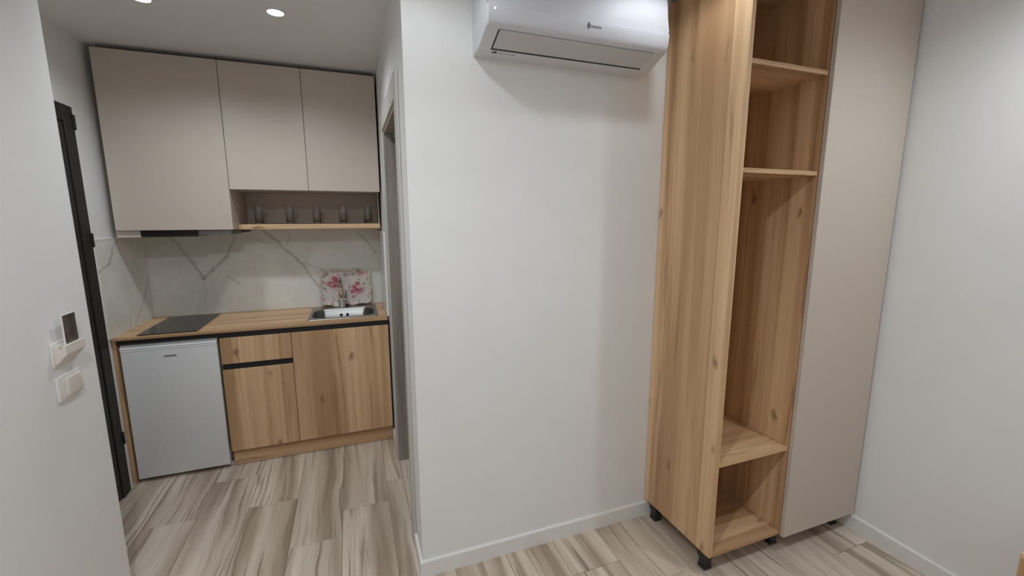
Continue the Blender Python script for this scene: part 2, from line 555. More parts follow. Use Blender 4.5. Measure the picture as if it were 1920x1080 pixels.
# baseboards (rounded top)
BBH, BBT = 0.0777, 0.012
def bb_prof_y(yw, sgn):
    return [(yw, 0.0), (yw + sgn * BBT, 0.0), (yw + sgn * BBT, BBH - 0.006), (yw + sgn * (BBT - 0.003), BBH - 0.0015), (yw + sgn * (BBT - 0.007), BBH), (yw, BBH)]
def bb_y(name, xw, sgn, y0, y1, label):
    bm = bm_new()
    prof = bb_prof_y(xw, sgn)
    A = [bm.verts.new((p, y0, z)) for p, z in prof]; B = [bm.verts.new((p, y1, z)) for p, z in prof]
    for i in range(len(prof)):
        j = (i + 1) % len(prof); bm.faces.new((A[i], A[j], B[j], B[i]))
    bm.faces.new(A); bm.faces.new(B[::-1])
    return struct(name, bm, 'base', label, 'baseboard')
struct('baseboard_back', prism_x(bm_new(), bb_prof_y(YAC, -1), XC - BBT, XR), 'base',
       'white baseboard under the wall with the air conditioner', 'baseboard')
bb_y('baseboard_right', XR, -1, YB, YAC - BBT, 'white baseboard along the right-hand wall')
bb_y('baseboard_left', XS, 1, YB, YSE, 'white baseboard along the left-hand wall')
bb_y('baseboard_corner', XC, -1, YAC, DY0 - 0.075, 'short white baseboard round the wall corner')
bb_y('baseboard_kitchen', XC, -1, DY1 + 0.075, YK + 0.035, 'short white baseboard between doorway and kitchen plinth')

# ------------------------------------------------------------------ doors
# inner doorway (grey brown lining, closed leaf set back)
d2 = thing('door_2', (XC, (DY0 + DY1) / 2, 0), 'grey-brown framed inner doorway behind the white wall corner', 'door', kind='structure')
CW, CT = 0.075, 0.014
obj('casing', bx(XC - CT, XC, DY1, DY1 + CW, 0, DZ + 0.1, bev=0.003), 'casing', d2)
obj('casing', bx(XC - CT, XC, DY0 - CW, DY0, 0, DZ + 0.1, bev=0.003), 'casing', d2)
obj('casing', bx(XC - CT, XC, DY0, DY1, DZ, DZ + 0.1, bev=0.003), 'casing', d2)
obj('jamb', bx(XC - 0.004, XC + 0.12, DY1 - 0.018, DY1, 0, DZ), 'jamb', d2)
obj('jamb', bx(XC - 0.004, XC + 0.12, DY0, DY0 + 0.018, 0, DZ), 'jamb', d2)
obj('jamb', bx(XC - 0.004, XC + 0.12, DY0 + 0.018, DY1 - 0.018, DZ - 0.018, DZ), 'jamb', d2)
obj('stop_strip', bx(XC + 0.05, XC + 0.068, DY0 + 0.018, DY1 - 0.018, DZ - 0.034, DZ - 0.018), 'casing', d2)
leaf = obj('leaf', bx(XC + 0.075, XC + 0.115, DY0 + 0.02, DY1 - 0.02, 0.006, DZ - 0.021, bev=0.002), 'jamb', d2)
hb = bm_new()
tube(hb, [(XC + 0.075, DY0 + 0.09, 1.02), (XC + 0.035, DY0 + 0.09, 1.02)], 0.009)
tube(hb, [(XC + 0.035, DY0 + 0.082, 1.02), (XC + 0.035, DY0 + 0.21, 1.02)], 0.008)
obj('handle', hb, 'steel', leaf, 40)

# dark entrance door on the kitchen's left wall
EY0, EY1, EZ = 2.10, 2.955, 2.137
d1 = thing('door_1', (XL, (EY0 + EY1) / 2, 0), 'dark brown entrance door and frame beyond the left wall', 'door', kind='structure')
obj('casing', bx(XL, XL + 0.018, EY1 - 0.085, EY1, 0, EZ, bev=0.003), 'door_dark', d1)
obj('casing', bx(XL, XL + 0.018, EY0, EY0 + 0.085, 0, EZ, bev=0.003), 'door_dark', d1)
obj('casing', bx(XL, XL + 0.018, EY0 + 0.085, EY1 - 0.085, EZ - 0.085, EZ, bev=0.003), 'door_dark', d1)
leaf = obj('leaf', bx(XL, XL + 0.012, EY0 + 0.088, EY1 - 0.088, 0.008, EZ - 0.088, bev=0.002), 'door_dark', d1)
for z0, z1 in ((0.25, 0.75), (0.85, 1.35), (1.45, 1.95)):
    obj('raised_panel', bx(XL + 0.011, XL + 0.019, EY0 + 0.19, EY1 - 0.19, z0, z1, bev=0.004), 'door_dark', leaf)
for z in (2.062, 1.462, 0.33):
    hb = bm_new()
    tube(hb, [(XL + 0.0195, EY1 - 0.004, z - 0.038), (XL + 0.0195, EY1 - 0.004, z - 0.034), (XL + 0.0195, EY1 - 0.004, z + 0.034), (XL + 0.0195, EY1 - 0.004, z + 0.038)], [0.004, 0.0075, 0.0075, 0.004], 12)
    obj('hinge', hb, 'door_dark', d1, 40)
hb = bm_new()
tube(hb, [(XL + 0.010, EY0 + 0.15, 1.03), (XL + 0.055, EY0 + 0.15, 1.03)], 0.010)
tube(hb, [(XL + 0.055, EY0 + 0.14, 1.03), (XL + 0.055, EY0 + 0.28, 1.03)], 0.009)
obj('handle', hb, 'steel', leaf, 40)

# ------------------------------------------------------------------ splashbacks
V_BACK = [((-1.16, 1.46), (-1.053, 1.28), 0.012, 0.42), ((-1.053, 1.28), (-0.993, 1.157), 0.014, 0.5),
          ((-0.993, 1.157), (-0.933, 1.205), 0.014, 0.5), ((-0.933, 1.205), (-0.842, 1.31), 0.014, 0.5),
          ((-0.842, 1.31), (-0.775, 1.45), 0.012, 0.45), ((-0.99, 1.157), (-1.0, 0.98), 0.006, 0.3),
          ((-0.845, 1.155), (-0.775, 1.10), 0.010, 0.4),
          ((-0.60, 1.50), (-0.50, 1.39), 0.016, 0.5), ((-0.50, 1.39), (-0.38, 1.265), 0.014, 0.52),
          ((-0.38, 1.265), (-0.248, 1.044), 0.014, 0.45), ((-0.248, 1.044), (-0.10, 0.90), 0.010, 0.35),
          ((-0.36, 1.25), (-0.22, 1.19), 0.012, 0.3), ((-0.70, 1.44), (-0.50, 1.36), 0.014, 0.25),
          ((0.05, 1.47), (0.178, 1.30), 0.011, 0.4), ((-0.42, 1.46), (-0.45, 1.38), 0.012, 0.22)]
V_LEFT = [((3.25, 1.46), (3.16, 1.392), 0.012, 0.35), ((3.16, 1.392), (3.11, 1.32), 0.012, 0.5), ((3.11, 1.32), (3.0, 1.29), 0.012, 0.45),
          ((3.60, 1.20), (3.51, 1.08), 0.014, 0.45), ((3.51, 1.08), (3.425, 1.00), 0.012, 0.42), ((3.425, 1.00), (3.31, 0.90), 0.012, 0.42),
          ((3.27, 1.02), (3.24, 0.92), 0.010, 0.25)]
V_RIGHT = [((3.2, 1.46), (3.35, 1.22), 0.012, 0.4), ((3.35, 1.22), (3.5, 0.9), 0.012, 0.35)]
SZ = 1.457
sp = tag(obj('splashback', bx(XL + 0.008, XSPR, YKB, YKB + 0.01, ZCT, 1.530), marble('marble back', 'XZ', V_BACK)),
         'wide marble-look splashback slab behind hob and sink', 'splashback')
sl = tag(obj('splashback', bx(XL, XL + 0.008, YK - 0.004, YKB, ZCT, SZ), marble('marble left', 'YZ', V_LEFT)),
         'marble-look slab on the side wall left of the hob', 'splashback')
obj('edge_trim', bx(XL, XL + 0.0095, YK - 0.004, YKB, SZ, SZ + 0.007), 'base', sl)
sr = tag(obj('splashback', bx(XSPR, XC, YK + 0.06, YKB, ZCT, 1.475), marble('marble right', 'YZ', V_RIGHT)),
         'narrow marble-look slab on the side wall right of the sink', 'splashback')
obj('edge_trim', bx(XSPR - 0.001, XC, YK + 0.053, YK + 0.06, ZCT, 1.481), 'base', sr)
obj('edge_trim', bx(XSPR - 0.001, XC, YK + 0.06, YKB, 1.475, 1.481), 'base', sr)

# ------------------------------------------------------------------ lower kitchen
KX1, KX2, KXR, ZPL, ZDT = -0.791, -0.398, 0.202, 0.112, 0.853
# plinth
tag(obj('plinth', bx(KX1, KXR + 0.002, YK + 0.04, YK + 0.058, 0.0, ZPL - 0.002, bev=0.001), 'oak_h'),
    'oak plinth board under the kitchen doors', 'plinth')
# drawer unit
FT = 0.018
c = thing('base_cabinet', ((KX1 + KX2) / 2, YK + 0.3, 0), 'oak base cabinet with a drawer over a door, right of the fridge', 'cabinet', 'oak base cabinets')
obj('body', bx(KX1 + 0.001, KX2 - 0.001, YK + 0.060, YKB - 0.02, ZPL, ZDT - 0.002), 'oak_v', c)
obj('side_panel', bx(KX1 + 0.001, KX1 + 0.017, YK + FT + 0.002, YK + 0.060, ZPL, ZDT - 0.002), 'oak_v', c)
dr = obj('drawer_front', bx(KX1 + 0.0015, KX2 - 0.0015, YK, YK + FT, 0.688, ZDT, bev=0.001), 'oak_v', c)
obj('grip_channel', bx(KX1 + 0.004, KX2 - 0.001, YK + 0.008, YK + 0.059, 0.645, 0.692), 'black', c)
obj('door', bx(KX1 + 0.0015, KX2 - 0.0015, YK, YK + FT, ZPL, 0.650, bev=0.001), 'oak_v', c)
# sink unit
c = thing('base_cabinet', ((KX2 + KXR) / 2, YK + 0.3, 0), 'oak sink base cabinet with one wide door, beside the doorway', 'cabinet', 'oak base cabinets')
obj('body', bx(KX2 + 0.001, KXR - 0.001, YK + FT + 0.002, YKB - 0.02, ZPL, 0.70), 'oak_v', c)
obj('door', bx(KX2 + 0.0015, KXR, YK, YK + FT, ZPL, ZDT, bev=0.001), 'oak_v', c)
obj('side_panel', bx(KXR - 0.017, KXR - 0.001, YK + FT + 0.002, YKB - 0.02, 0.70, ZDT - 0.002), 'oak_v', c)
obj('shadow_gap_strip', bx(KXR + 0.001, XC - 0.001, YK + 0.012, YK + 0.020, ZPL, 0.853), 'black', c)  # black strip paints in the shade of the gap beside the wall
# end panel left of the fridge
tag(obj('end_panel', bx(XL + 0.001, XL + 0.020, YK + 0.016, YKB - 0.02, 0.0, 0.8875, bev=0.001), 'oak_v'),
    'narrow upright oak end panel between dark door and fridge', 'panel')

# worktop with a cut-out for the sink
SX0, SX1, SY0, SY1 = -0.308, 0.150, 3.105, 3.545          # sink rim
HX0, HX1, HY0, HY1 = SX0 + 0.012, SX1 - 0.012, SY0 + 0.012, SY1 - 0.012
wt = thing('worktop', ((XL + XSPR) / 2, (YK + YKB) / 2, 0.888), 'oak-look worktop with black underside strip over fridge and cabinets', 'worktop')
bm = bm_new()
xs_ = [XL + 0.009, HX0, HX1, XSPR - 0.002]; ys_ = [YK - 0.002, HY0, HY1, YKB - 0.001]
grid = {}
for zi, z in enumerate((0.888, ZCT)):
    for i, x in enumerate(xs_):
        for j, y in enumerate(ys_):
            grid[i, j, zi] = bm.verts.new((x, y, z))
for i in range(3):
    for j in range(3):
        if (i, j) == (1, 1): continue
        for zi in (0, 1):
            bm.faces.new([grid[a, b, zi] for a, b in ((i, j), (i + 1, j), (i + 1, j + 1), (i, j + 1))])
for ring in ([(0, 0), (1, 0), (2, 0), (3, 0), (3, 1), (3, 2), (3, 3), (2, 3), (1, 3), (0, 3), (0, 2), (0, 1)], [(1, 1), (2, 1), (2, 2), (1, 2)]):
    for a, b in zip(ring, ring[1:] + ring[:1]):
        bm.faces.new([grid[a + (0,)], grid[b + (0,)], grid[b + (1,)], grid[a + (1,)]])
obj('slab', bm, 'oak_h', wt)
obj('edge_channel', bx(XL + 0.026, KX1, YK + 0.004, YK + 0.018, 0.8635, 0.888), 'black', wt)
obj('edge_channel', bx(KX1, XSPR - 0.002, YK + 0.004, YK + 0.018, 0.8545, 0.888), 'black', wt)
# hob
hb = thing('hob', (-1.056, 3.30, ZCT), 'black glass two-ring hob set in the worktop', 'hob')
obj('glass_plate', bx(-1.205, -0.907, 3.045, 3.560, ZCT, ZCT + 0.006, bev=0.0015), 'hob', hb)
for cy, r in ((3.17, 0.075), (3.42, 0.09)):
    bm = bm_new()
    lathe(bm, -1.056, cy, [(r, ZCT + 0.006), (r, ZCT + 0.0064), (r - 0.0025, ZCT + 0.0064), (r - 0.0025, ZCT + 0.006), (r, ZCT + 0.006)], 40)
    obj('ring', bm, 'mark', hb)

# sink
sk = thing('sink', ((SX0 + SX1) / 2, (SY0 + SY1) / 2, ZCT), 'stainless steel inset sink below the tap', 'sink')
bm = bm_new()
loops = [(rrect(SX0, SX1, SY0, SY1, 0.02), ZCT), (rrect(SX0 + 0.002, SX1 - 0.002, SY0 + 0.002, SY1 - 0.002, 0.02), ZCT + 0.003),
         (rrect(-0.288, 0.126, 3.145, 3.452, 0.075), ZCT + 0.002), (rrect(-0.283, 0.121, 3.150, 3.447, 0.072), ZCT - 0.004),
         (rrect(-0.270, 0.108, 3.163, 3.435, 0.065), ZCT - 0.130), (rrect(-0.245, 0.083, 3.188, 3.410, 0.05), ZCT - 0.150)]
prev = None
for pts, z in loops:
    ring = [bm.verts.new((x, y, z)) for x, y in pts]
    if prev:
        for i in range(len(ring)):
            j = (i + 1) % len(ring)
            bm.faces.new((prev[i], prev[j], ring[j], ring[i]))
    prev = ring
bm.faces.new(prev)
bowl = obj('bowl', bm, 'sink_steel', sk, 35)
for dx in (-0.022, 0.022):
    obj('overflow_hole', lathe(bm_new(), -0.082 + dx, 0, [(0, 3.4375), (0.0105, 3.4375), (0.0105, 3.447)], 14, 'Y', ZCT - 0.046), 'black', bowl)
obj('drain', lathe(bm_new(), -0.08, 3.30, [(0, ZCT - 0.145), (0.03, ZCT - 0.145), (0.038, ZCT - 0.1495)], 24), 'chrome', bowl, 40)

# tap
TX, TY = -0.098, 3.500
tp = thing('tap', (TX, TY, ZCT + 0.003), 'chrome single-lever mixer tap standing behind the sink', 'tap')
obj('body', lathe(bm_new(), TX, TY, [(0, 0.9025), (0.027, 0.9025), (0.027, 0.910), (0.025, 0.914), (0.023, 0.990), (0.0245, 1.0), (0.0, 1.0)], 24), 'chrome', tp, 40)
bm = bm_new()
path = [(TX, TY, 0.995)]
path += [(TX, TY, 1.02), (TX, TY - 0.004, 1.06), (TX, TY - 0.014, 1.095), (TX, TY - 0.032, 1.118), (TX, TY - 0.06, 1.128), (TX, TY - 0.10, 1.124), (TX, TY - 0.135, 1.108), (TX, TY - 0.146, 1.098)]
tube(bm, path, [0.021, 0.020, 0.019, 0.018, 0.0175, 0.017, 0.0165, 0.016, 0.016], 16)
sp_ = obj('spout', bm, 'chrome', tp, 40)
obj('nozzle', lathe(bm_new(), TX, TY - 0.146, [(0.0, 1.078), (0.0125, 1.078), (0.0135, 1.100), (0, 1.102)], 16), 'steel', sp_, 40)
bm = bm_new()
tube(bm, [(TX + 0.018, TY, 0.962), (TX + 0.036, TY, 0.966)], 0.014, 16)
tube(bm, [(TX + 0.030, TY, 0.968), (TX + 0.040, TY - 0.015, 1.035)], [0.006, 0.0045], 10)
obj('lever', bm, 'chrome', tp, 40)

# floral tray leaning on the splashback
TRX, TRY = -0.062, 3.5585
def tray_outline(k, grow=1.0):
    a = 2 * math.pi * k / 96
    ca, sa = math.cos(a), math.sin(a)
    e = 7.0
    r = (abs(ca) ** e + abs(sa) ** e) ** (-1 / e)
    w = 1 + 0.022 * math.cos(10 * a + 0.4) * (1 if abs(sa) > 0.35 else 0.6) + 0.012 * math.cos(6 * a)
    u, v = 0.188 * r * ca * w, 0.140 * r * sa * w
    if v > 0.05: v += 0.012 * (abs(u) / 0.19) ** 2 - 0.006 + 0.003 * math.cos(u * 70)
    if v < -0.05: v += 0.004 * math.cos(u * 55 + 1.0)
    return (u * grow, v * grow)
TLEAN = math.radians(6.5)
def tray_pt(u, v, d):
    z = 0.1455 + v
    p = Vector((u, -d, z))
    return Vector((TRX + p.x, TRY + p.y * math.cos(TLEAN) + p.z * math.sin(TLEAN), ZCT + 0.001 - p.y * math.sin(TLEAN) * 0 + p.z * math.cos(TLEAN) + 0.003))
bm = bm_new()
prev = None
spec = [(1.0, -0.001), (1.0, 0.012), (0.975, 0.0135), (0.90, 0.006), (0.82, 0.003)]
rings = []
for g, d in spec:
    rings.append([bm.verts.new(tray_pt(*tray_outline(k, g), d)) for k in range(96)])
for A, B in zip(rings, rings[1:]):
    for k in range(96):
        j = (k + 1) % 96
        bm.faces.new((A[k], A[j], B[j], B[k]))
bm.faces.new(rings[-1]); bm.faces.new(rings[0][::-1])
tag(obj('tray', bm, 'floral', None, 30, origin=(TRX, TRY, ZCT)), 'pink rose patterned scalloped tray leaning behind the tap', 'tray')

# ------------------------------------------------------------------ fridge
FX0, FX1, FY = -1.281, -0.806, 3.013
fr = thing('fridge', ((FX0 + FX1) / 2, FY + 0.24, 0), 'white under-counter fridge left of the oak cabinets', 'fridge')
obj('body', bx(FX0 + 0.004, FX1 - 0.004, FY + 0.045, YKB - 0.06, 0.022, 0.829, bev=0.004, seg=2), 'fridge', fr, 40)
top = obj('top_cover', prism_x(bm_new(), [(FY + 0.001, 0.829), (FY, 0.834), (FY + 0.020, 0.857), (FY + 0.027, 0.861), (YKB - 0.055, 0.861), (YKB - 0.055, 0.829)], FX0, FX1), 'fridge_trim', fr, 40)
dd = obj('door', bx(FX0, FX1, FY, FY + 0.041, 0.024, 0.8265, bev=0.006, seg=3), 'fridge', fr, 40)
obj('grip_strip', bx(FX0 + 0.001, FX1 - 0.001, FY - 0.0015, FY + 0.004, 0.818, 0.8265, bev=0.001), 'fridge_trim', dd)
# small printed name plate: a row of tiny dark marks, not legible in the photo
bm = bm_new()
x = -1.079
for w, h in ((0.006, 0.6), (0.0078, 1.1), (0.006, 0.9), (0.0075, 1), (0.0065, 1), (0.0075, 1), (0.0065, 1)):
    box(bm, x, x + w, FY - 0.0008, FY + 0.001, 0.7735 - 0.0048 * h, 0.7735 + 0.0048 * h)
    x += w + 0.0026
obj('badge', bm, 'mark', dd)
for fx in (FX0 + 0.035, FX1 - 0.012):
    obj('foot', lathe(bm_new(), fx, FY + 0.062, [(0, 0), (0.016, 0), (0.016, 0.008), (0.009, 0.010), (0.009, 0.0225), (0, 0.0225)], 16), 'fridge_trim' if fx > -1 else 'black_plastic', fr, 40)
for fx in (FX0 + 0.035, FX1 - 0.035):
    obj('foot', lathe(bm_new(), fx, YKB - 0.1, [(0, 0), (0.016, 0), (0.016, 0.008), (0.009, 0.010), (0.009, 0.0225), (0, 0.0225)], 16), 'black_plastic', fr, 40)

# ------------------------------------------------------------------ upper kitchen
UX0, UX1, UX2, UX3 = -1.276, -0.687, -0.242, 0.201
UZ0, UZ1, UZ2 = 1.5066, 2.498, 1.7526
UB = YKB + 0.009
c = thing('wall_cabinet', ((UX0 + UX1) / 2, YU + 0.22, UZ0), 'tall beige wall cabinet over the hob', 'cabinet', 'beige wall cabinets')
obj('body', bx(UX0 + 0.003, UX1 - 0.001, YU + 0.021, YKB - 0.001, UZ0 + 0.025, UZ1 - 0.004), 'beige', c)
obj('side_panel', bx(UX1 - 0.019, UX1 - 0.001, YU + 0.021, YKB - 0.001, UZ0 + 0.001, UZ0 + 0.025), 'beige', c)
obj('door', bx(UX0, UX1 - 0.0015, YU, YU + 0.019, UZ0, UZ1, bev=0.0012), 'beige', c)
c = thing('wall_cabinet', ((UX1 + UX3) / 2, YU + 0.22, UZ2), 'two-door beige wall cabinet above the glass niche', 'cabinet', 'beige wall cabinets')
obj('body', bx(UX1 + 0.001, UX3 - 0.001, YU + 0.021, YKB - 0.001, UZ2 + 0.001, UZ1 - 0.004), 'beige', c)
obj('door', bx(UX1 + 0.0015, UX2 - 0.0015, YU, YU + 0.019, UZ2, UZ1, bev=0.0012), 'beige', c)
obj('door', bx(UX2 + 0.0015, UX3, YU, YU + 0.019, UZ2, UZ1, bev=0.0012), 'beige', c)
# open niche
NY = 3.295
c = thing('niche_shelf', ((UX1 + UX3) / 2, NY + 0.15, 1.503), 'open niche with oak shelf board holding the glasses', 'shelf')
obj('shelf_board', bx(UX1 + 0.001, UX3, NY, YKB - 0.001, 1.503, 1.5365, bev=0.0012), 'oak_h', c)
obj('back_panel', bx(UX1 + 0.001, UX3, YKB - 0.014, YKB - 0.001, 1.5368, UZ2 + 0.0005), 'beige', c)
obj('side_panel', bx(UX3 - 0.006, UX3, NY + 0.03, YKB - 0.014, 1.5368, UZ2 + 0.0005), 'beige', c)
bm = bm_new()
box(bm, UX1 + 0.008, UX1 + 0.05, NY + 0.02, NY + 0.10, 1.487, 1.5028)
obj('bracket', bm, 'black_plastic', c)
# slim hood under the tall cabinet
HZ0, HZ1 = 1.466, 1.5055
h = thing('cooker_hood', (-1.0, 3.35, HZ0), 'slim black-fronted cooker hood under the tall wall cabinet', 'cooker hood')
obj('body', bx(-1.165, -0.884, YU + 0.026, 3.50, HZ0 + 0.002, HZ1), 'hood_grey', h)
obj('front_strip', bx(-1.166, -0.883, YU + 0.020, YU + 0.026, HZ0, HZ1 - 0.001), 'fixture_black', h)
obj('side_filler', bx(-1.282, -1.168, YU + 0.021, 3.50, HZ0, HZ1), 'beige', h)
obj('side_filler', bx(-0.881, -0.708, YU + 0.03, 3.50, HZ0 + 0.010, HZ1), 'hood_grey', h)
for hx in (-1.09, -0.96):
    obj('filter', bx(hx - 0.06, hx + 0.06, 3.23, 3.46, HZ0 - 0.001, HZ0 + 0.004, bev=0.001), 'steel', h)

# drinking glasses on the niche shelf
names = ('leftmost clear tumbler on the niche shelf, nearest the tall cabinet', 'second clear tumbler from the left on the niche shelf',
         'middle one of five clear tumblers on the niche shelf', 'fourth clear tumbler from the left on the niche shelf',
         'rightmost clear tumbler on the niche shelf, nearest the corridor wall')
gx = (-0.580, -0.391, -0.220, -0.046, 0.123)
g0 = None
for i in range(5):
    if g0 is None:
        z = 1.5367
        g0 = obj('drinking_glass', lathe(bm_new(), gx[0], 3.40, [(0, z), (0.024, z), (0.0255, z + 0.004), (0.0285, z + 0.125), (0.0270, z + 0.1255), (0.0242, z + 0.016), (0.022, z + 0.0135), (0, z + 0.0125)], 28), 'glass', None, 50)
        o = g0
    else:
        o = g0.copy(); COL.objects.link(o)
        o.location.x += gx[i] - gx[0]
    tag(o, names[i], 'glass', 'clear tumblers on the niche shelf')

# ------------------------------------------------------------------ air conditioner
AX0, AX1 = 0.480, 1.240
def yd(d): return YAC - d
ac = thing('air_conditioner', ((AX0 + AX1) / 2, YAC, 2.187), 'white split air conditioner on the wall beside the wardrobe', 'air conditioner')
prof = [(0.0, 2.187), (0.06, 2.190), (0.085, 2.196), (0.176, 2.229), (0.187, 2.238), (0.193, 2.252), (0.194, 2.298), (0.188, 2.306), (0.176, 2.40), (0.165, 2.44), (0.145, 2.465), (0.12, 2.475), (0.0, 2.475)]
bm = prism_x(bm_new(), [(yd(d), z) for d, z in prof], AX0, AX1)
es = [e for e in bm.edges if abs(e.verts[0].co.x - e.verts[1].co.x) < 1e-6 and min(e.verts[0].co.y, e.verts[1].co.y) < YAC - 1e-4]
bmesh.ops.bevel(bm, geom=es, offset=0.006, segments=3, affect='EDGES', profile=0.5)
body = obj('body', bm, 'ac_side', ac, 35)
# front panel
pp = [(0.182, 2.299), (0.1925, 2.299), (0.1925, 2.303), (0.191, 2.33), (0.184, 2.40), (0.176, 2.442), (0.154, 2.472), (0.128, 2.483), (0.115, 2.480), (0.14, 2.464), (0.16, 2.44), (0.172, 2.40)]
bm = prism_x(bm_new(), [(yd(d), z) for d, z in pp], AX0 + 0.004, AX1 - 0.004)
obj('front_panel', bm, 'ac', ac, 30)
lip = [(0.180, 2.229), (0.190, 2.236), (0.1975, 2.252), (0.2015, 2.292), (0.2005, 2.2965), (0.197, 2.2985), (0.188, 2.2985), (0.185, 2.25)]
lp = obj('lower_front', prism_x(bm_new(), [(yd(d), z) for d, z in lip], AX0 + 0.004, AX1 - 0.004), 'ac', ac, 40)
# outlet and flap along the sloped underside
A_, B_ = Vector((0.083, 2.1955)), Vector((0.178, 2.2300))
t_ = (B_ - A_).normalized(); n_ = Vector((t_.y, -t_.x))
def slope_box(x0, x1, s0, s1, h0, h1, bev=0.0):
    q = [A_ + t_ * s0 + n_ * h0, A_ + t_ * s1 + n_ * h0, A_ + t_ * s1 + n_ * h1, A_ + t_ * s0 + n_ * h1]
    return prism_x(bm_new(), [(yd(p.x), p.y) for p in q], x0, x1)
L_ = (B_ - A_).length
obj('air_outlet', slope_box(0.5265, 1.188, -0.003, L_ - 0.004, -0.004, 0.0012), 'black_plastic', ac)
obj('louver', slope_box(0.5315, 1.1865, 0.0095, L_ - 0.002, 0.0014, 0.0045), 'ac_flap', ac)
# indicator and printed marks (too small to read in the photo)
obj('indicator', lathe(bm_new(), 0.506, 0, [(0, yd(0.2022)), (0.003, yd(0.2022)), (0.003, yd(0.198))], 12, 'Y', 2.283), 'led', ac)
bm = bm_new()
yf = yd(0.2016)
vs = [(0.866, 2.276), (0.868, 2.290), (0.874, 2.288), (0.8775, 2.280), (0.874, 2.270), (0.868, 2.268)]
f0 = [bm.verts.new((x, yf, z)) for x, z in vs]; f1 = [bm.verts.new((x, yf + 0.0012, z)) for x, z in vs]
bm.faces.new(f0); bm.faces.new(f1[::-1])
for i in range(6): bm.faces.new((f0[i], f0[(i + 1) % 6], f1[(i + 1) % 6], f1[i]))
obj('badge', bm, 'mark', lp)
bm = bm_new()
x = 0.880
for w, h in ((0.0016, 0.8), (0.0045, .55), (0.0045, .55), (0.0045, .55), (0.0045, .55), (0.0030, .8), (0.0045, .55), (0.003, .55)):
    box(bm, x, x + w, yf, yf + 0.001, 2.2745, 2.2745 + 0.011 * h); x += w + 0.0022
obj('badge_lettering', bm, 'mark_pale', lp)
# marks on the underside behind the flap
def under_mark(x0, x1, d0, d1):
    def zz(d): return 2.190 + (d - 0.06) / 0.025 * 0.006 - 0.0006
    bm = bm_new()
    pts = [(x0, d0), (x1, d0), (x1, d1), (x0, d1)]
    lo = [bm.verts.new((x, yd(d), zz(d))) for x, d in pts]; hi = [bm.verts.new((x, yd(d), zz(d) + 0.001)) for x, d in pts]
    bm.faces.new(lo); bm.faces.new(hi[::-1])
    for i in range(4): bm.faces.new((lo[i], lo[(i + 1) % 4], hi[(i + 1) % 4], hi[i]))
    return bm
obj('mark', under_mark(0.535, 0.556, 0.0605, 0.067), 'mark', body)
obj('mark', under_mark(0.541, 0.554, 0.067, 0.0735), 'mark', body)
for a, b in ((0.566, 0.575), (0.579, 0.582), (0.588, 0.592), (0.598, 0.606), (0.612, 0.618), (0.620, 0.627)):
    obj('mark', under_mark(a, b, 0.061, 0.067), 'mark_pale', body)
# top grille slats
for k in range(6):
    y = YAC - 0.02 - k * 0.016
    obj('intake_slat', bx(AX0 + 0.03, AX1 - 0.03, y - 0.005, y, 2.4745, 2.480), 'ac_side', ac)

# ------------------------------------------------------------------ wardrobe
WX0, WXD, WXR = 1.390, 1.810, 2.3065
WYF, WYB, WZ0, WZT = 1.2786, 1.727, 0.0970, 2.508
T = 0.018
w = thing('wardrobe', ((WX0 + WXR) / 2, (WYF + WYB) / 2, 0), 'tall oak wardrobe with open shelves and one beige door', 'wardrobe')
obj('side_panel', bx(WX0, WX0 + T, WYF, WYB, WZ0, WZT, bev=0.0008), 'oak_v', w)
obj('divider', bx(WXD + 0.003, WXD + 0.003 + T, WYF, WYB - 0.004, WZ0 + T, WZT - T), 'oak_v', w)
obj('side_panel', bx(WXR - T, WXR, WYF, WYB, WZ0, WZT, bev=0.0008), 'oak_v', w)
obj('back_panel', bx(WX0 + T, WXR - T, WYB - 0.004, WYB, WZ0, WZT), 'oak_v', w)
obj('bottom_board', bx(WX0 + T, WXR - T, WYF, WYB - 0.004, WZ0, WZ0 + T, bev=0.0008), 'oak_h', w)
obj('top_board', bx(WX0 + T, WXR - T, WYF, WYB - 0.004, WZT - T, WZT), 'oak_h', w)
for z in (2.150, 1.7615, 0.542):
    obj('shelf', bx(WX0 + T, WXD + 0.003, WYF + 0.001, WYB - 0.004, z - T, z, bev=0.0008), 'oak_h', w)
for z in (1.9, 1.4, 0.9):
    obj('inner_shelf', bx(WXD + 0.003 + T, WXR - T, WYF + 0.02, WYB - 0.004, z - T, z), 'oak_h', w)
dr = obj('door', bx(WXD + 0.0045, WXR, WYF - 0.0215, WYF - 0.0025, WZ0 - 0.003, WZT, bev=0.001), 'beige', w)
dr['label'] = 'plain beige door'
def foot(x, y):
    bm = bm_new()
    box(bm, x - 0.022, x + 0.022, y - 0.022, y + 0.022, 0.0, 0.012, bev=0.002)
    box(bm, x - 0.018, x + 0.018, y - 0.018, y + 0.018, 0.012, 0.052)
    box(bm, x - 0.024, x + 0.024, y - 0.024, y + 0.024, 0.052, WZ0, bev=0.002)
    obj('foot', bm, 'black_plastic', w)
for x, y in ((1.428, 1.335), (1.845, 1.345), (2.262, 1.335), (1.428, 1.675), (1.845, 1.675), (2.262, 1.675)):
    foot(x, y)

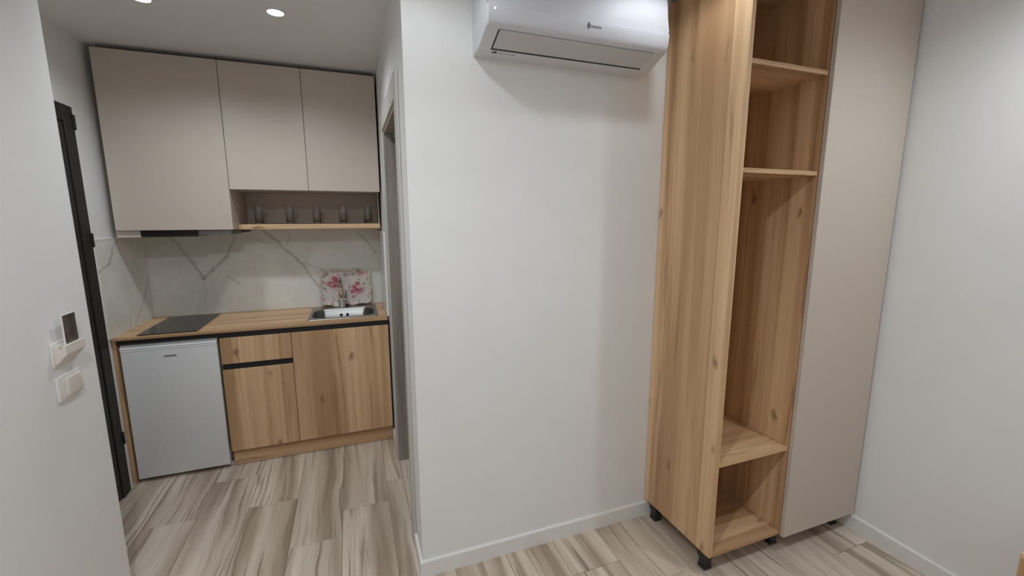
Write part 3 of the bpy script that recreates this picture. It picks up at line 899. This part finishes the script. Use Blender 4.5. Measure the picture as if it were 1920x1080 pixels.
# ------------------------------------------------------------------ switches on the left wall
# card switch
cs = thing('card_switch', (XS, 1.87, 1.085), 'white wall card switch holding a key card', 'switch')
obj('back_plate', bx(XS, XS + 0.006, 1.806, 1.936, 1.088, 1.168, bev=0.002, seg=2), 'switch', cs, 40)
bm = bm_new()
sec = [(XS + 0.005, 1.095), (XS + 0.014, 1.100), (XS + 0.038, 1.128), (XS + 0.038, 1.157), (XS + 0.027, 1.157), (XS + 0.027, 1.145), (XS + 0.021, 1.145), (XS + 0.021, 1.157), (XS + 0.005, 1.157)]
A = [bm.verts.new((x, 1.815, z)) for x, z in sec]; B = [bm.verts.new((x, 1.928, z)) for x, z in sec]
for i in range(len(sec)):
    j = (i + 1) % len(sec); bm.faces.new((A[i], A[j], B[j], B[i]))
bm.faces.new(A); bm.faces.new(B[::-1])
obj('card_pocket', bm, 'switch_warm', cs)
# key card
kc = thing('key_card', (XS + 0.024, 1.882, 1.1455), 'dark printed key card standing in the card switch', 'card')
obj('card_body', bx(XS + 0.0215, XS + 0.0262, 1.842, 1.918, 1.1455, 1.256, bev=0.001), 'switch', kc)
obj('printed_face', bx(XS + 0.0262, XS + 0.0268, 1.846, 1.916, 1.1465, 1.2545), 'card', kc)
# light switch
ls = thing('light_switch', (XS, 1.868, 0.965), 'white light switch below the card switch', 'switch')
obj('frame', bx(XS, XS + 0.009, 1.802, 1.932, 0.968, 1.052, bev=0.003, seg=2), 'switch', ls, 40)
obj('rocker', bx(XS + 0.008, XS + 0.016, 1.842, 1.922, 0.978, 1.040, bev=0.003, seg=2), 'switch_warm', ls, 40)

# ------------------------------------------------------------------ oak bedside cabinet, only its corner is in view
BX0, BX1, BY0, BY1, BZ = 1.985, 2.300, 0.20, 0.600, 0.495
b = thing('bedside_cabinet', ((BX0 + BX1) / 2, (BY0 + BY1) / 2, 0), 'corner of oak furniture by the right wall, at the lower right edge', 'cabinet')
obj('top_board', bx(BX0, BX1, BY0, BY1, BZ - 0.018, BZ, bev=0.0008), 'oak_h', b)
obj('side_panel', bx(BX0 + 0.001, BX0 + 0.019, BY0, BY1 - 0.001, 0.0, BZ - 0.018), 'oak_v', b)
obj('side_panel', bx(BX1 - 0.019, BX1 - 0.001, BY0, BY1 - 0.001, 0.0, BZ - 0.018), 'oak_v', b)
obj('back_panel', bx(BX0 + 0.019, BX1 - 0.019, BY1 - 0.016, BY1 - 0.001, 0.03, BZ - 0.018), 'oak_v', b)
obj('bottom_board', bx(BX0 + 0.019, BX1 - 0.019, BY0, BY1 - 0.016, 0.05, 0.068), 'oak_h', b)
obj('drawer_front', bx(BX0 + 0.021, BX1 - 0.021, BY0 - 0.002, BY0 + 0.016, 0.27, BZ - 0.021), 'oak_v', b)

# ------------------------------------------------------------------ recessed downlights (real lamps)
def downlight(x, y, power, label, size=172, soft=0.035, blend=0.7):
    t = thing('downlight', (x, y, ZC), label, 'lamp', 'recessed ceiling downlights')
    obj('ring', lathe(bm_new(), x, y, [(0.033, ZC - 0.0005), (0.046, ZC - 0.0005), (0.046, ZC - 0.002), (0.043, ZC - 0.004), (0.036, ZC - 0.005), (0.033, ZC - 0.0005)], 32), 'ring', t, 40)
    obj('diffuser', lathe(bm_new(), x, y, [(0, ZC - 0.0035), (0.0335, ZC - 0.0035), (0.0335, ZC - 0.0005), (0, ZC - 0.0005)], 32), 'lamp', t)
    ld = bpy.data.lights.new('downlight_lamp', 'SPOT')
    ld.energy = power; ld.color = LAMP_COLOR
    ld.spot_size = math.radians(size); ld.spot_blend = blend
    ld.shadow_soft_size = soft
    lo = bpy.data.objects.new('downlight_lamp', ld)
    COL.objects.link(lo)
    lo.parent = t
    lo.location = (0, 0, -0.012)
    return t
downlight(-0.271, 2.440, P_KITCHEN, 'bright round ceiling lamp above the two-door cabinet and sink', 156, blend=0.9)
downlight(-0.800, 2.492, P_KITCHEN, 'ceiling lamp cut by the top edge, above the tall cabinet', 156, blend=0.9)
downlight(0.20, 1.33, P_CORNER, 'ceiling lamp above the white wall corner, out of view', 168, blend=0.5)
downlight(1.15, 1.33, P_ROW, 'ceiling lamp between air conditioner and wardrobe, out of view', 168, blend=0.5)
downlight(1.95, 0.45, P_FRONT, 'ceiling lamp in front of the wardrobe, out of view', 168, blend=0.8)
downlight(-0.35, 0.35, P_NEAR, 'ceiling lamp right above the viewer, out of view', 172, blend=0.6)
downlight(0.20, -1.30, P_ROOM, 'ceiling lamp behind the viewer, left one of two, out of view', 130, blend=1.0)
downlight(1.40, -1.30, P_ROOM, 'ceiling lamp behind the viewer, right one of two, out of view', 130, blend=1.0)
